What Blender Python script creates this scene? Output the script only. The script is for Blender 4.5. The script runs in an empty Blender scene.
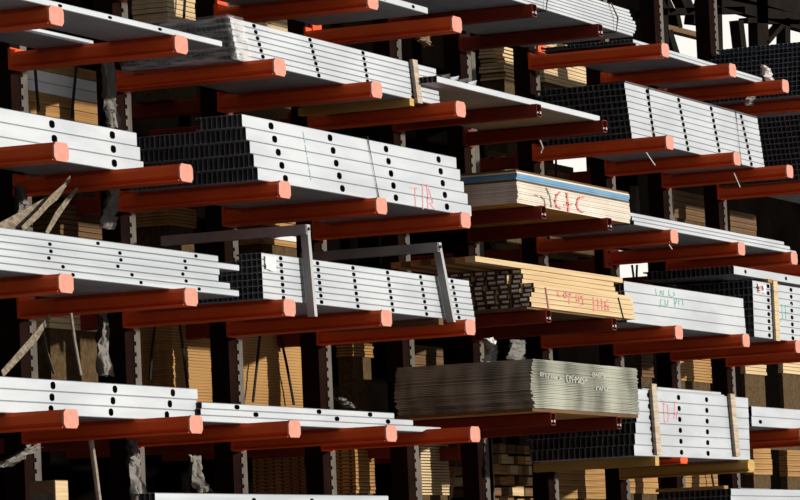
import bpy, bmesh, math, random
from mathutils import Vector
random.seed(7)
R_ = math.radians
scene = bpy.context.scene
COL = scene.collection

# ------------------------------------------------------------------ camera
YAW, PITCH, ROLL, CY = 1.1637, 0.08231, -0.0431, -13.08514
FPX = 4200.0
CAM = Vector((-33.0, CY, 1.6))
fw = Vector((math.cos(PITCH)*math.sin(YAW), math.cos(PITCH)*math.cos(YAW), math.sin(PITCH)))
rt = Vector((math.cos(YAW), -math.sin(YAW), 0.0))
up = rt.cross(fw)
RT = math.cos(ROLL)*rt + math.sin(ROLL)*up
UP = -math.sin(ROLL)*rt + math.cos(ROLL)*up
def at(px, py, Y):
    """the place on the vertical plane at depth Y that the photograph shows at a pixel"""
    d = RT*((px-400)/FPX) - UP*((py-250)/FPX) + fw
    return CAM + d*((Y-CAM.y)/d.y)
def atx(px, py, X):
    d = RT*((px-400)/FPX) - UP*((py-250)/FPX) + fw
    return CAM + d*((X-CAM.x)/d.x)
from mathutils import Matrix
cd = bpy.data.cameras.new('camera'); co = bpy.data.objects.new('camera', cd); COL.objects.link(co)
m3 = Matrix((RT, UP, -fw)).transposed()
co.matrix_world = Matrix.Translation(CAM) @ m3.to_4x4()
cd.sensor_width = 36; cd.sensor_fit = 'HORIZONTAL'; cd.lens = FPX*36/800
cd.clip_end = 500; cd.clip_start = 0.5
scene.camera = co

# ------------------------------------------------------------------ materials
def newmat(name):
    m = bpy.data.materials.new(name); m.use_nodes = True
    nt = m.node_tree; b = nt.nodes['Principled BSDF']
    return m, nt, b
def mat(name, c, c2=None, rough=.6, metal=0., scale=(4, 4, 4), detail=4, spec=.4, bump=0., lo=.35, hi=.65, alpha=None):
    m, nt, b = newmat(name)
    b.inputs['Roughness'].default_value = rough; b.inputs['Metallic'].default_value = metal
    b.inputs['Specular IOR Level'].default_value = spec
    tc = nt.nodes.new('ShaderNodeTexCoord'); mp = nt.nodes.new('ShaderNodeMapping'); mp.inputs['Scale'].default_value = scale
    nz = nt.nodes.new('ShaderNodeTexNoise'); nz.inputs['Scale'].default_value = 1.; nz.inputs['Detail'].default_value = detail
    oi = nt.nodes.new('ShaderNodeObjectInfo'); ad = nt.nodes.new('ShaderNodeVectorMath'); ad.operation = 'ADD'
    ml = nt.nodes.new('ShaderNodeVectorMath'); ml.operation = 'SCALE'
    nt.links.new(oi.outputs['Location'], ml.inputs[0]); ml.inputs['Scale'].default_value = 3.7
    nt.links.new(tc.outputs['Object'], mp.inputs[0]); nt.links.new(mp.outputs[0], ad.inputs[0]); nt.links.new(ml.outputs[0], ad.inputs[1])
    nt.links.new(ad.outputs[0], nz.inputs['Vector'])
    rp = nt.nodes.new('ShaderNodeValToRGB'); e = rp.color_ramp.elements
    e[0].position = lo; e[1].position = hi
    e[0].color = (*c, 1); e[1].color = (*(c2 or c), 1)
    nt.links.new(nz.outputs['Fac'], rp.inputs[0]); nt.links.new(rp.outputs[0], b.inputs['Base Color'])
    if bump:
        bp = nt.nodes.new('ShaderNodeBump'); bp.inputs['Strength'].default_value = bump; bp.inputs['Distance'].default_value = .01
        nt.links.new(nz.outputs['Fac'], bp.inputs['Height']); nt.links.new(bp.outputs[0], b.inputs['Normal'])
    if alpha is not None: b.inputs['Alpha'].default_value = alpha
    return m
M = {}
M['galv'] = mat('galvanized_steel', (.355, .375, .40), (.43, .452, .474), rough=.52, metal=.66, scale=(1.2, 6, 6))
M['galv_rough'] = mat('weathered_galvanized_steel', (.32, .342, .365), (.43, .455, .48), rough=.52, metal=.66, scale=(.8, 9, 14))
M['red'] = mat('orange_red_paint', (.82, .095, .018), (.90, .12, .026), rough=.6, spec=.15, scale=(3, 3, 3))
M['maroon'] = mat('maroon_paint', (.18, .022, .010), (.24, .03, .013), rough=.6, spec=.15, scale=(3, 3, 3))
M['cap'] = mat('salmon_cap', (.66, .24, .16), (.74, .30, .21), rough=.6, scale=(20, 20, 20))
M['column'] = mat('dark_brown_steel', (.012, .006, .005), (.02, .009, .007), rough=1, spec=0, scale=(3, 3, 3))
M['plate'] = mat('tan_grey_steel', (.10, .085, .07), (.17, .145, .12), rough=.8, spec=.2, scale=(6, 6, 3))
M['grey_steel'] = mat('grey_channel_steel', (.34, .34, .34), (.44, .44, .44), rough=.6, metal=.2, scale=(6, 6, 6))
M['tan'] = mat('tan_timber', (.30, .15, .045), (.50, .28, .10), rough=.85, spec=.2, scale=(1.0, 10, 75), lo=.38, hi=.6)
M['tan_pale'] = mat('pale_timber', (.60, .42, .22), (.76, .58, .34), rough=.85, spec=.2, scale=(1.0, 10, 60))
M['brown'] = mat('brown_timber', (.12, .065, .03), (.20, .11, .05), rough=.9, spec=.2, scale=(1.5, 12, 60))
M['ochre'] = mat('ochre_timber', (.50, .30, .07), (.62, .39, .11), rough=.8, scale=(8, 1.5, 20))
M['cream'] = mat('cream_plywood_edge', (.66, .58, .47), (.88, .82, .72), rough=.85, scale=(1.2, 5, 60), lo=.4, hi=.6)
M['plyface'] = mat('orange_plywood_face', (.55, .27, .06), (.70, .38, .10), rough=.75, scale=(2, 6, 3))
M['blue'] = mat('blue_painted_edge', (.10, .30, .52), (.20, .42, .62), rough=.8, scale=(2, 5, 60))
M['blue_dark'] = M['blue']
M['green'] = mat('grey_green_board_edge', (.06, .062, .045), (.47, .47, .38), rough=.95, scale=(2.2, 5, 90), detail=6, lo=.36, hi=.60, bump=.3)
M['black'] = mat('black_cord', (.012, .012, .012), rough=.8)
M['pink'] = mat('pink_marker', (.80, .36, .38), rough=.8)
M['redmark'] = mat('red_marker', (.82, .24, .22), rough=.8)
M['green_ink'] = mat('green_marker', (.30, .56, .50), rough=.8)
M['chalk'] = mat('pale_blue_chalk', (.40, .56, .66), rough=.9)
M['white_ink'] = mat('white_stamp', (.62, .62, .55), rough=.9)
M['grey_ink'] = mat('pencil_grey', (.25, .23, .20), rough=.9)
M['paper'] = mat('white_paper', (.78, .78, .76), (.84, .84, .82), rough=.8)
M['label_grey'] = mat('white_end_label', (.88, .88, .9), rough=.8)
M['card'] = mat('brown_cardboard', (.22, .14, .08), (.30, .20, .12), rough=.9)
M['strap'] = mat('tan_webbing', (.13, .10, .065), (.30, .24, .165), rough=.85, scale=(20, 20, 40))
M['shade_wood'] = mat('shade_darkened_wood', (.07, .045, .02), (.12, .075, .035), rough=.95, spec=.1, scale=(30, 30, 30))  # timber with the shade of the end faces put into its colour
M['batten'] = mat('pale_batten_wood', (.42, .32, .22), (.62, .50, .38), rough=.85, scale=(4, 4, 30))
M['rope'] = mat('grey_rope', (.35, .29, .22), (.50, .43, .34), rough=.9, scale=(30, 30, 30))
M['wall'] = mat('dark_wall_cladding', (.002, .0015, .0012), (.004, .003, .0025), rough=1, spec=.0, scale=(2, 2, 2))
M['truss'] = mat('dark_truss_steel', (.008, .006, .005), (.014, .01, .008), rough=1, spec=.05)
M['asphalt'] = mat('concrete_yard', (.28, .275, .265), (.36, .35, .34), rough=.95, scale=(2, 2, 2), detail=8)
M['dark_junk'] = mat('dark_metal_offcut', (.02, .02, .02), (.06, .06, .06), rough=.6)
def film():
    m, nt, b = newmat('clear_stretch_wrap')
    b.inputs['Base Color'].default_value = (.85, .82, .78, 1); b.inputs['Roughness'].default_value = .25
    tc = nt.nodes.new('ShaderNodeTexCoord'); mp = nt.nodes.new('ShaderNodeMapping'); mp.inputs['Scale'].default_value = (5, 3, 22)
    mp.inputs['Rotation'].default_value = (.5, .3, .4)
    nz = nt.nodes.new('ShaderNodeTexNoise'); nz.inputs['Scale'].default_value = 1.3; nz.inputs['Detail'].default_value = 6
    rp = nt.nodes.new('ShaderNodeValToRGB'); rp.color_ramp.elements[0].position = .42; rp.color_ramp.elements[1].position = .75
    rp.color_ramp.elements[0].color = (.12, .12, .12, 1); rp.color_ramp.elements[1].color = (.85, .85, .85, 1)
    nt.links.new(tc.outputs['Object'], mp.inputs[0]); nt.links.new(mp.outputs[0], nz.inputs['Vector'])
    nt.links.new(nz.outputs['Fac'], rp.inputs[0]); nt.links.new(rp.outputs[0], b.inputs['Alpha'])
    bp = nt.nodes.new('ShaderNodeBump'); bp.inputs['Strength'].default_value = .6; bp.inputs['Distance'].default_value = .02
    nt.links.new(nz.outputs['Fac'], bp.inputs['Height']); nt.links.new(bp.outputs[0], b.inputs['Normal'])
    return m
M['film'] = film()
M['plastic'] = mat('grey_plastic_sheet', (.12, .105, .09), (.22, .20, .17), rough=.6, scale=(12, 12, 5))

# ------------------------------------------------------------------ mesh helpers
class MB:
    def __init__(s): s.v = []; s.f = []; s.mi = []
    def add(s, vs, fs, mi=0):
        n = len(s.v); s.v += [tuple(q) for q in vs]
        for f in fs: s.f.append(tuple(i+n for i in f)); s.mi.append(mi)
    def box(s, a, b, mi=0):
        x0, y0, z0 = a; x1, y1, z1 = b
        vs = [(x0,y0,z0),(x1,y0,z0),(x1,y1,z0),(x0,y1,z0),(x0,y0,z1),(x1,y0,z1),(x1,y1,z1),(x0,y1,z1)]
        s.add(vs, [(0,3,2,1),(4,5,6,7),(0,1,5,4),(1,2,6,5),(2,3,7,6),(3,0,4,7)], mi)
    def hexa(s, vs, mi=0):
        s.add(vs, [(0,3,2,1),(4,5,6,7),(0,1,5,4),(1,2,6,5),(2,3,7,6),(3,0,4,7)], mi)
    def prism(s, prof, a, b, mi=0, caps=True):
        """closed profile of (u,v) pairs swept between two frames a(u,v) and b(u,v)"""
        n = len(prof); vs = [a(u, v) for u, v in prof]+[b(u, v) for u, v in prof]
        fs = [(i, (i+1) % n, n+(i+1) % n, n+i) for i in range(n)]
        if caps: fs += [tuple(range(n-1, -1, -1)), tuple(range(n, 2*n))]
        s.add(vs, fs, mi)
    def tube(s, pts, r, n=6, mi=0):
        pts = [Vector(p) for p in pts]; rings = []
        for i, p in enumerate(pts):
            d = (pts[min(i+1, len(pts)-1)]-pts[max(i-1, 0)]).normalized()
            h = Vector((0, 0, 1)) if abs(d.z) < .9 else Vector((1, 0, 0))
            a = d.cross(h).normalized(); b = d.cross(a)
            rr = r[i] if isinstance(r, (list, tuple)) else r
            rings.append([p+a*math.cos(2*math.pi*k/n)*rr+b*math.sin(2*math.pi*k/n)*rr for k in range(n)])
        vs = [q for g in rings for q in g]; fs = []
        for i in range(len(pts)-1):
            for k in range(n):
                fs.append((i*n+k, i*n+(k+1) % n, (i+1)*n+(k+1) % n, (i+1)*n+k))
        fs += [tuple(range(n)), tuple(range(len(vs)-1, len(vs)-n-1, -1))]
        s.add(vs, fs, mi)
    def bar(s, p, q, w, h, mi=0, side=None):
        """rectangular bar from p to q, w across (sideways), h the other way"""
        p = Vector(p); q = Vector(q); d = (q-p).normalized()
        a = side or (Vector((0, 0, 1)) if abs(d.z) < .9 else Vector((1, 0, 0)))
        u = d.cross(a).normalized(); v = u.cross(d)
        vs = []
        for c in (p, q):
            vs += [c-u*w/2-v*h/2, c+u*w/2-v*h/2, c+u*w/2+v*h/2, c-u*w/2+v*h/2]
        s.hexa(vs, mi)
    def mesh(s, name, mats, origin=(0, 0, 0), smooth=False):
        me = bpy.data.meshes.new(name)
        o = Vector(origin)
        me.from_pydata([tuple(Vector(v)-o) for v in s.v], [], s.f)
        for m in (mats if isinstance(mats, (list, tuple)) else [mats]): me.materials.append(m)
        me.polygons.foreach_set('material_index', s.mi)
        bm = bmesh.new(); bm.from_mesh(me); bmesh.ops.recalc_face_normals(bm, faces=bm.faces); bm.to_mesh(me); bm.free()
        if smooth: me.polygons.foreach_set('use_smooth', [True]*len(me.polygons))
        me.update(); return me
    def build(s, name, mats, parent=None, origin=None, smooth=False):
        if parent is not None: o0 = parent_origin(parent)
        else: o0 = Vector(origin) if origin is not None else Vector((0, 0, 0))
        o = bpy.data.objects.new(name, s.mesh(name, mats, o0, smooth)); COL.objects.link(o)
        if parent is not None: o.parent = parent
        else: o.location = o0
        return o
def parent_origin(p):
    o = Vector((0, 0, 0))
    while p is not None: o += p.location; p = p.parent
    return o
def tag(o, label, cat, group=None, kind=None):
    o['label'] = label; o['category'] = cat
    if group: o['group'] = group
    if kind: o['kind'] = kind
    return o
def thing(name, label, cat, loc, group=None):
    o = bpy.data.objects.new(name, None); COL.objects.link(o); o.location = loc; o.empty_display_size = .1
    return tag(o, label, cat, group)
def inst(name, me, loc, label, cat, group=None):
    o = bpy.data.objects.new(name, me); COL.objects.link(o); o.location = loc
    return tag(o, label, cat, group)
def structure(o): o['kind'] = 'structure'; return o
ORD = ['first', 'second', 'third', 'fourth', 'fifth', 'sixth', 'seventh', 'eighth', 'ninth', 'tenth', 'eleventh', 'twelfth',
       'thirteenth', 'fourteenth', 'fifteenth', 'sixteenth', 'seventeenth', 'eighteenth', 'nineteenth', 'twentieth'] + ['%dth' % i for i in range(21, 60)]
ORD[20:23] = ['twenty-first', 'twenty-second', 'twenty-third']
for _i in range(23, 40): ORD[_i] = 'twenty-' + ORD[_i-20] if _i < 29 else 'thirtieth' if _i == 29 else 'thirty-' + ORD[_i-30]

def rowname(i, n):
    if n == 1: return 'only'
    if i == n-1: return 'top'
    if i == 0: return 'bottom'
    return ORD[n-1-i]+' highest'

# ------------------------------------------------------------------ rack levels and columns
CX = [-8.283, -6.41, -4.765, -2.975, -1.265, 0.50, 2.104, 3.81, 5.74, 7.378, 9.10]
ZLEFT = [6.28, 5.577, 4.66, 3.779, 2.877, 1.95]
ZRIGHT = [6.587, 5.718, 4.838, 3.943, 3.06, 2.10]
HT = .055                                   # half the height of an arm's tip
def ltop(k): return ZLEFT[k]+HT
def rtop(k): return ZRIGHT[k]+HT
YR = 1.34                                   # front of the columns

def rounded(w, h0, h1, c):
    """arm section: u across, v up, from h0 (bottom) to h1 (top)"""
    a = w/2
    return [(-a+c, h0), (a-c, h0), (a, h0+c), (a, h1-c), (a-c, h1), (-a+c, h1), (-a, h1-c), (-a, h0+c)]
def arm_meshes(open_end, m_arm):
    w, c = (.11, .012) if open_end else (.20, .028)
    tip = rounded(w, -.055, .055, c); root = rounded(w, -.066, .055, c)
    b = MB(); n = 8
    y0, y1 = (.012 if not open_end else 0.), YR-.02
    vs = [(u, y0, v) for u, v in tip]+[(u, y1, v) for u, v in root]
    b.add(vs, [(i, (i+1) % n, n+(i+1) % n, n+i) for i in range(n)]+[tuple(range(n, 2*n))])
    if open_end:                            # hollow end: a wall 8 mm thick round an open mouth
        inn = rounded(w-.012, -.049, .049, c-.004)
        vs = [(u, y0, v) for u, v in tip]+[(u, y0, v) for u, v in inn]+[(u, y0+.5, v) for u, v in inn]
        b.add(vs, [(i, (i+1) % n, n+(i+1) % n, n+i) for i in range(n)]+[(n+i, n+(i+1) % n, 2*n+(i+1) % n, 2*n+i) for i in range(n)]+[tuple(range(2*n, 3*n))])
    else: b.add([(u, y0, v) for u, v in tip], [tuple(range(n))])
    if not open_end: b.box((-.102, .016, -.067), (.102, YR-.02, -.058))
    beam = b.mesh('arm_beam', m_arm)
    p = MB(); p.box((-.11, YR-.02, -.075), (.11, YR, .085)); plate = p.mesh('mounting_plate', m_arm)
    cp = MB(); cap_p = rounded(w+.008, -.069, .058, c)
    cp.prism(cap_p, lambda u, v: (u, 0.0, v), lambda u, v: (u, .014, v))
    cap = cp.mesh('end_cap', M['cap'])
    bo = MB(); bo.tube([(.0, -.012, -.02), (.0, .03, -.02)], .014, 6); bo.box((-.05, .0, -.026), (.05, .02, -.014))
    bolt = bo.mesh('stop_bolt', M['grey_steel'])
    return beam, plate, cap, bolt
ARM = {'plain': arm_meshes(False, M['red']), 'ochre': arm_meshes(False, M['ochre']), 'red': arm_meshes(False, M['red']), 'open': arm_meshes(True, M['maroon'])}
def arm(x, z, kind, label, group, back=False):
    t = thing('cantilever_arm', label, 'rack arm', (x, 0, z), group)
    if back: t.location.y = 2*YR+.16; t.rotation_euler.z = math.pi
    me = ARM[kind]
    for nm, m in (('beam', me[0]), ('mounting_plate', me[1])):
        o = bpy.data.objects.new(nm, m); COL.objects.link(o); o.parent = t
    nm, m = ('end_cap', me[2]) if kind == 'red' else ('stop_bolt', me[3])
    if kind in ('red', 'open'): o = bpy.data.objects.new(nm, m); COL.objects.link(o); o.parent = t
    if kind == 'red': o['label'] = 'salmon pink end cap'
    return t
ZLOW = at(650, 456.5, .10).z
LEVEL = ['top', 'second highest', 'third highest', 'fourth highest', 'fifth highest', 'lowest']
for c, x in enumerate(CX):
    left = c <= 4
    for k in range(6):
        z = (ZLEFT if left else ZRIGHT)[k]
        if left and k == 0 and c < 2: continue
        rack = 'left rack' if left else 'right rack'
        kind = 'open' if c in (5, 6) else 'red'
        if not left and k == 4 and c in (7, 8): z = ZLOW-HT; kind = 'plain' if c == 7 else 'ochre'
        if k == 4 and c == 4: z += .025
        i = c if left else c-5
        if kind == 'red':
            lb = 'orange-red arm with salmon end cap, %s column from left, %s level, %s' % (ORD[i], LEVEL[k], rack)
        elif kind != 'open':
            lb = '%s arm without end cap under the stack between two wooden battens' % ('orange-red' if kind == 'plain' else 'ochre brown')
        else:
            lb = 'dark maroon arm with open end, %s column from left, %s level, %s' % (ORD[i], LEVEL[k], rack)
        o = arm(x, z, kind, lb, 'arms of the %s level, %s' % (LEVEL[k], rack))
        if kind == 'plain': o.scale.z = .5; o.location.z = ZLOW-HT*.5

def column(x, label):
    t = thing('rack_column', label, 'rack column', (x, YR+.08, 0), 'rack columns')
    b = MB()                                # I-section: two flanges and a web
    b.box((x-.08, YR, 0), (x+.07, YR+.012, 8.2)); b.box((x-.08, YR+.148, 0), (x+.08, YR+.16, 8.2)); b.box((x-.08, YR+.012, 0), (x-.068, YR+.148, 8.2))
    b.box((x+.04, YR+.012, 0), (x+.05, YR+.148, 8.2))
    b.build('upright', M['column'], t)
    p = MB(); n = 100; z = 0.0; h = 8.2/n     # front plate with a row of punched notches on its edge
    for i in range(n):
        z0 = i*h
        p.box((x+.055, YR-.01, z0), (x+.155, YR+.004, z0+h*.62))
        p.box((x+.085, YR-.01, z0+h*.62), (x+.155, YR+.004, z0+h))
    p.box((x+.06, YR+.004, 0), (x+.155, YR+.012, 8.2))
    q = p.build('notched_plate', M['plate'], t); q['label'] = 'tan grey notched face plate'
    f = MB(); f.box((x-.2, YR-.1, 0), (x+.2, YR+.22, .03)); f.build('base_plate', M['column'], t)
for c, x in enumerate(CX):
    column(x, 'dark brown steel rack column with notched grey plate, %s from the left' % ORD[c])

# ------------------------------------------------------------------ steel studs
def stud_mesh(L, w, d, holes=(), t=.0025, ch=.005, lip=.012, hw=.035, hh=.019, mats=None):
    """C-shaped stud, X along its length, web on the front, open to the back; holes are punched through the web"""
    b = MB()
    prof = [(0, ch), (ch, 0), (d, 0), (d, lip), (d-t, lip), (d-t, t), (t, t), (t, w-t), (d-t, w-t), (d-t, w-lip), (d, w-lip), (d, w), (ch, w), (0, w-ch)]
    n = len(prof)
    vs = [(0, y, z) for y, z in prof]+[(L, y, z) for y, z in prof]
    fs = [(i, (i+1) % n, n+(i+1) % n, n+i) for i in range(n)]
    if holes: fs = [f for i, f in enumerate(fs) if i not in (6, 13)]
    q = [(0, 1, 6, 7, 12, 13), (1, 2, 3, 4, 5, 6), (7, 8, 9, 10, 11, 12)]
    fs += [tuple(g) for g in q]+[tuple(n+i for i in reversed(g)) for g in q]
    b.add(vs, fs)
    if holes:
        xs = sorted(h for h in holes if .06 < h < L-.06)
        zc = w/2; hh = min(hh, w*.36)
        o8 = [(-hw, -hh*.5), (-hw*.5, -hh), (hw*.5, -hh), (hw, -hh*.5), (hw, hh*.5), (hw*.5, hh), (-hw*.5, hh), (-hw, hh*.5)]
        for y, z0, z1 in ((0, ch, w-ch), (t, t, w-t)):
            x = 0
            for h in xs:
                a, c = h-hw-.01, h+hw+.01
                b.add([(x, y, z0), (a, y, z0), (a, y, z1), (x, y, z1)], [(0, 1, 2, 3)])
                r = [(a, y, z0), (c, y, z0), (c, y, z1), (a, y, z1)]
                o = [(h+u, y, zc+v) for u, v in o8]
                b.add(r+o, [(0, 1, 6, 5), (1, 7, 6), (1, 2, 8, 7), (2, 9, 8), (2, 3, 10, 9), (3, 11, 10), (3, 0, 4, 11), (0, 5, 4)])
                x = c
            b.add([(x, y, z0), (L, y, z0), (L, y, z1), (x, y, z1)], [(0, 1, 2, 3)])
        for h in xs:
            o = [(h+u, 0, zc+v) for u, v in o8]+[(h+u, t, zc+v) for u, v in o8]
            b.add(o, [(i, (i+1) % 8, 8+(i+1) % 8, 8+i) for i in range(8)])
    return b.mesh('metal_stud', mats or M['galv'])
STUFF = MB()                               # the many studs deep in the stacks that show least
FRONT = {}
def bundle(key, desc, Y, z0, w, rows, deep, pitch=.042, d=.040, name='metal_stud', noun='galvanized stud', hw=.035, hh=.019, matname='galv', jitter=.004, stuff_rows=()):
    """rows: bottom to top, (x start, x end, hole xs); deep: studs behind each front one"""
    n = len(rows); cache = {}
    FRONT[key] = []
    for r, row in enumerate(rows):
        xa, xb, holes = row
        z = z0+r*w
        me = stud_mesh(xb-xa, w, d, [h-xa for h in holes], hw=hw, hh=hh, mats=M[matname])
        if key in ('a10', 'b10'):
            STUFF.add([(v.co.x+xa, v.co.y+Y, v.co.z+z) for v in me.vertices], [tuple(p.vertices) for p in me.polygons]); o = None
        else: o = inst(name, me, (xa, Y, z), 'front %s of %s%s' % (noun, desc, '' if n == 1 else ', %s row' % rowname(r, n)), 'steel stud', 'front studs of '+desc)
        FRONT[key].append(o)
        back = stud_mesh(xb-xa, w, d, (), mats=M[matname])
        dn = deep[r] if isinstance(deep, (list, tuple)) else deep
        for k in range(1, dn):
            if r in stuff_rows:
                dx = random.uniform(-jitter, jitter); vs = [(v.co.x+xa+dx, v.co.y+Y+k*pitch, v.co.z+z) for v in back.vertices]
                STUFF.add(vs, [tuple(p.vertices) for p in back.polygons])
                continue
            inst(name, back, (xa+random.uniform(-jitter, jitter), Y+k*pitch, z),
                 '%s nested deep in %s%s' % (noun, desc, '' if n == 1 else ', %s row' % rowname(r, n)), 'steel stud', 'studs nested in the %s row of %s' % (rowname(r, n), desc))
def X(px, py, Y): return at(px, py, Y).x
def lerp(a, b, t): return a+(b-a)*t
def lin(a, b, n): return [lerp(a, b, i/(n-1)) if n > 1 else a for i in range(n)]
def grid_rows(Y, n, sb, st, eb, et, hb=(), ht=()):
    """row ends and hole positions from pixels: s/e start/end, b/t bottom/top row"""
    xs0, xs1 = X(*sb, Y), X(*st, Y); xe0, xe1 = X(*eb, Y), X(*et, Y)
    hb = [X(*p, Y) for p in hb]; ht = [X(*p, Y) for p in ht] or hb
    return [(lerp(xs0, xs1, i/max(1, n-1)), lerp(xe0, xe1, i/max(1, n-1)), [lerp(a, b, i/max(1, n-1)) for a, b in zip(hb, ht)]) for i in range(n)]

# the five-row stack marked T R
Yc = .10
D_CM = 'the stack marked T R'
bundle('cmid', D_CM, Yc, ltop(2), .0945,
       grid_rows(Yc, 5, (258, 178), (242, 118), (471.5, 215), (456, 156), [(285.5, 178.7), (342.5, 188.7), (396, 198), (447, 207)], [(271, 125.5), (330, 137), (386, 148), (438.5, 157.5)]),
       [26, 25, 23, 22, 9], hw=.045, hh=.026)
# the seven-row stack of narrow channels
Yd = .10
D_DM = 'the stack behind two grey uprights'
bundle('dmid', D_DM, Yd, ltop(3), .0490,
       grid_rows(Yd, 7, (263.5, 300), (261.5, 257), (475, 318), (469, 284), [(283.7, 299.5), (321.7, 303.7), (358, 307), (393, 310.5), (426.7, 314), (459, 317)], [(280.7, 259), (317.5, 263), (353, 268), (387.5, 272.5), (420.5, 276.7), (452, 281)]),
       [26, 20, 14, 10, 10, 7, 5], noun='narrow galvanized channel', name='metal_channel', hw=.032, hh=.015)
# the wrapped seven-row stack high on the left rack
Yb = .25
D_BM = 'the stack wrapped in clear film'
zb = ltop(1)
wb = (at(300, 34.5, Yb).z-zb)/7
bundle('bmid', D_BM, Yb, zb, wb,
       grid_rows(Yb, 7, (237, 59), (230, 17), (440, 103), (436, 71), [(264.5, 58), (319, 78.5), (369, 95.5), (413, 104)], [(254, 25), (310, 39.5), (363, 53), (412, 65)]),
       [22, 22, 22, 21, 20, 18, 14], noun='narrow galvanized channel', name='metal_channel', hw=.032, hh=.015, stuff_rows=(0, 1, 2, 3))
# the three-row stack at the left edge
Y0 = .55
D_CL = 'the hole-punched stack left of T R'
wcl = (at(90, 124, Y0).z-ltop(2))/3
bundle('cleft', D_CL, Y0, ltop(2), wcl,
       grid_rows(Y0, 3, (-30, 150), (-30, 100), (143.5, 168), (136.5, 135), [(57, 156), (114.5, 167)], [(52, 126), (112.5, 139.5)]),
       [13, 13, 13], stuff_rows=(0, 1, 2), hw=.042, hh=.027)
# ragged rows of tracks, left edge, fourth level
Y1 = .13
D_DL = 'the ragged pile at the left edge'
wdl = (at(60, 235, Y1).z-ltop(3))/6
ends = [(239, 297), (230, 289), (218.5, 281), (219.5, 273), (239, 265), (218, 258)]
hl = [[(73, 273), (141, 281), (199, 283)], [(63, 266), (132, 274), (186, 277)], [(49, 260), (118, 269), (183, 276)], [(51, 253.5), (121, 262), (186, 271)], [(50, 246), (120, 255), (185, 263)], [(98, 244), (196, 257)]]
rows = []
for i in range(6):
    off = .03*(i % 3-1)
    rows.append((X(-30, 260, Y1), X(*ends[i], Y1), [X(*p, Y1) for p in hl[i]]))
bundle('dleft', D_DL, Y1, ltop(3), wdl, rows, [22, 6, 6, 6, 6, 6], stuff_rows=(1, 2, 3, 4, 5), noun='galvanized track', name='metal_track', hw=.026, hh=.012, matname='galv_rough')
# two stacks on the fifth level
Y2 = .44
D_EL = 'the stack at the lower left edge'
wel = (at(100, 382.5, Y2).z-ltop(4))/3
bundle('eleft', D_EL, Y2, ltop(4), wel,
       grid_rows(Y2, 3, (-30, 412), (-30, 373), (196, 419), (197.5, 394), [(51, 408), (111, 411), (167, 416.5)], [(53, 386), (115, 391), (173, 396)]),
       [14, 14, 14], stuff_rows=(0, 1, 2), hw=.036, hh=.026)
Y3 = .40
D_EM = 'the stack left of the dark boards'
wem = (at(300, 407.5, Y3).z-ltop(4))/3
r3 = []
for i, (e, hs) in enumerate([((441, 431), []), ((413, 423), [(256, 416), (337, 418.5), (388, 420)]), ((394, 412), [(237, 408), (319, 410.5), (370, 412)])]):
    r3.append((X(200, 420, Y3)+.02*i, X(*e, Y3), [X(*p, Y3) for p in hs]))
bundle('emid', D_EM, Y3, ltop(4), wem, r3, [14, 14, 14], stuff_rows=(0, 1, 2), hw=.045)
# thin layers at the top left
Y4 = .03
D_BL = 'the thin layer, upper left corner'
zz = ltop(1)
xa, xb = X(-30, -15, Y4), X(222, 44, Y4)
bundle('bleft', D_BL, Y4, zz, .045, [(xa, xb, [X(p[0], p[1], Y4) for p in ((60, 3), (110, 16), (160, 30))])], [12], noun='flat galvanized track', name='metal_track', hw=.03, hh=.01)
for k in range(9):
    me = stud_mesh(X(96, 45, .72)-xa, .045, .04, [], mats=M['galv'])
    inst('metal_track', me, (xa, .74+k*.042, zz), 'flat galvanized track in the row behind the thin layer at the upper left corner', 'steel stud', 'tracks behind the thin layer, upper left')
Y5 = .12
D_AL = 'the thin layer above the wrapped stack'
bundle('aleft', D_AL, Y5, ltop(0), .055, [(X(250, -40, Y5), X(428, 17, Y5), [X(413.5, 12.5, Y5), X(385, 4, Y5), X(360, -2, Y5)])], [24], noun='flat galvanized track', name='metal_track', hw=.03, hh=.014)
# right rack ---------------------------------------------------------------
Y6 = .06
D_A5 = 'the rounded bundle at the top'
n6 = 8; z6 = rtop(0); w6 = .030
r6 = []
for i in range(n6):
    t = i/(n6-1)
    r6.append((X(436, -8, Y6), X(633+3*math.sin(math.pi*min(1, t*1.3)), 36-26*t, Y6)-.22*max(0, t-.55), []))
bundle('a5', D_A5, Y6, z6, w6, r6, [26]+[20]*7, noun='thin galvanized strip', name='metal_track', stuff_rows=(1, 2, 3, 4, 5, 6, 7))
Y7 = .30
D_A7 = 'the thin load, top right arms'
bundle('a7', D_A7, Y7, rtop(0), .034, [(X(636, 43, Y7), X(768, 82, Y7), []), (X(633, 39, Y7), X(762, 77, Y7), [])], [22, 22], noun='galvanized track', name='metal_track', stuff_rows=(1,))
Y8 = .08
D_B5 = 'the thin load right of the wrapped stack'
bundle('b5', D_B5, Y8, rtop(1), .055, [(X(437, 82, Y8), X(600, 124, Y8), [])], [26], noun='flat galvanized track', name='metal_track')
Y9 = .35
D_B7 = 'the nine-row stack, upper right'
zb7 = rtop(1); wb7 = (at(690, 100, Y9).z-zb7)/9
bundle('b7', D_B7, Y9, zb7, wb7,
       grid_rows(Y9, 9, (632, 139), (624.5, 84), (764.5, 166), (757.5, 120), [(654.5, 136), (688, 148), (720, 149), (751, 156)], [(647, 89.5), (678.5, 97), (711, 105), (741, 113)]),
       17, pitch=.053, d=.048, hw=.042, hh=.021)
Y10 = .08
D_C7 = 'the thin load below the nine-row stack'
bundle('c7', D_C7, Y10, rtop(2), .036, [(X(634, 221, Y10), X(796, 252, Y10), []), (X(632, 217, Y10), X(790, 249, Y10), []), (X(630, 213, Y10), X(784, 244, Y10), [])], [24, 24, 24], noun='galvanized track', name='metal_track', stuff_rows=(1, 2))
Y11 = .14
D_D6 = 'the hole-free stack with green writing'
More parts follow.
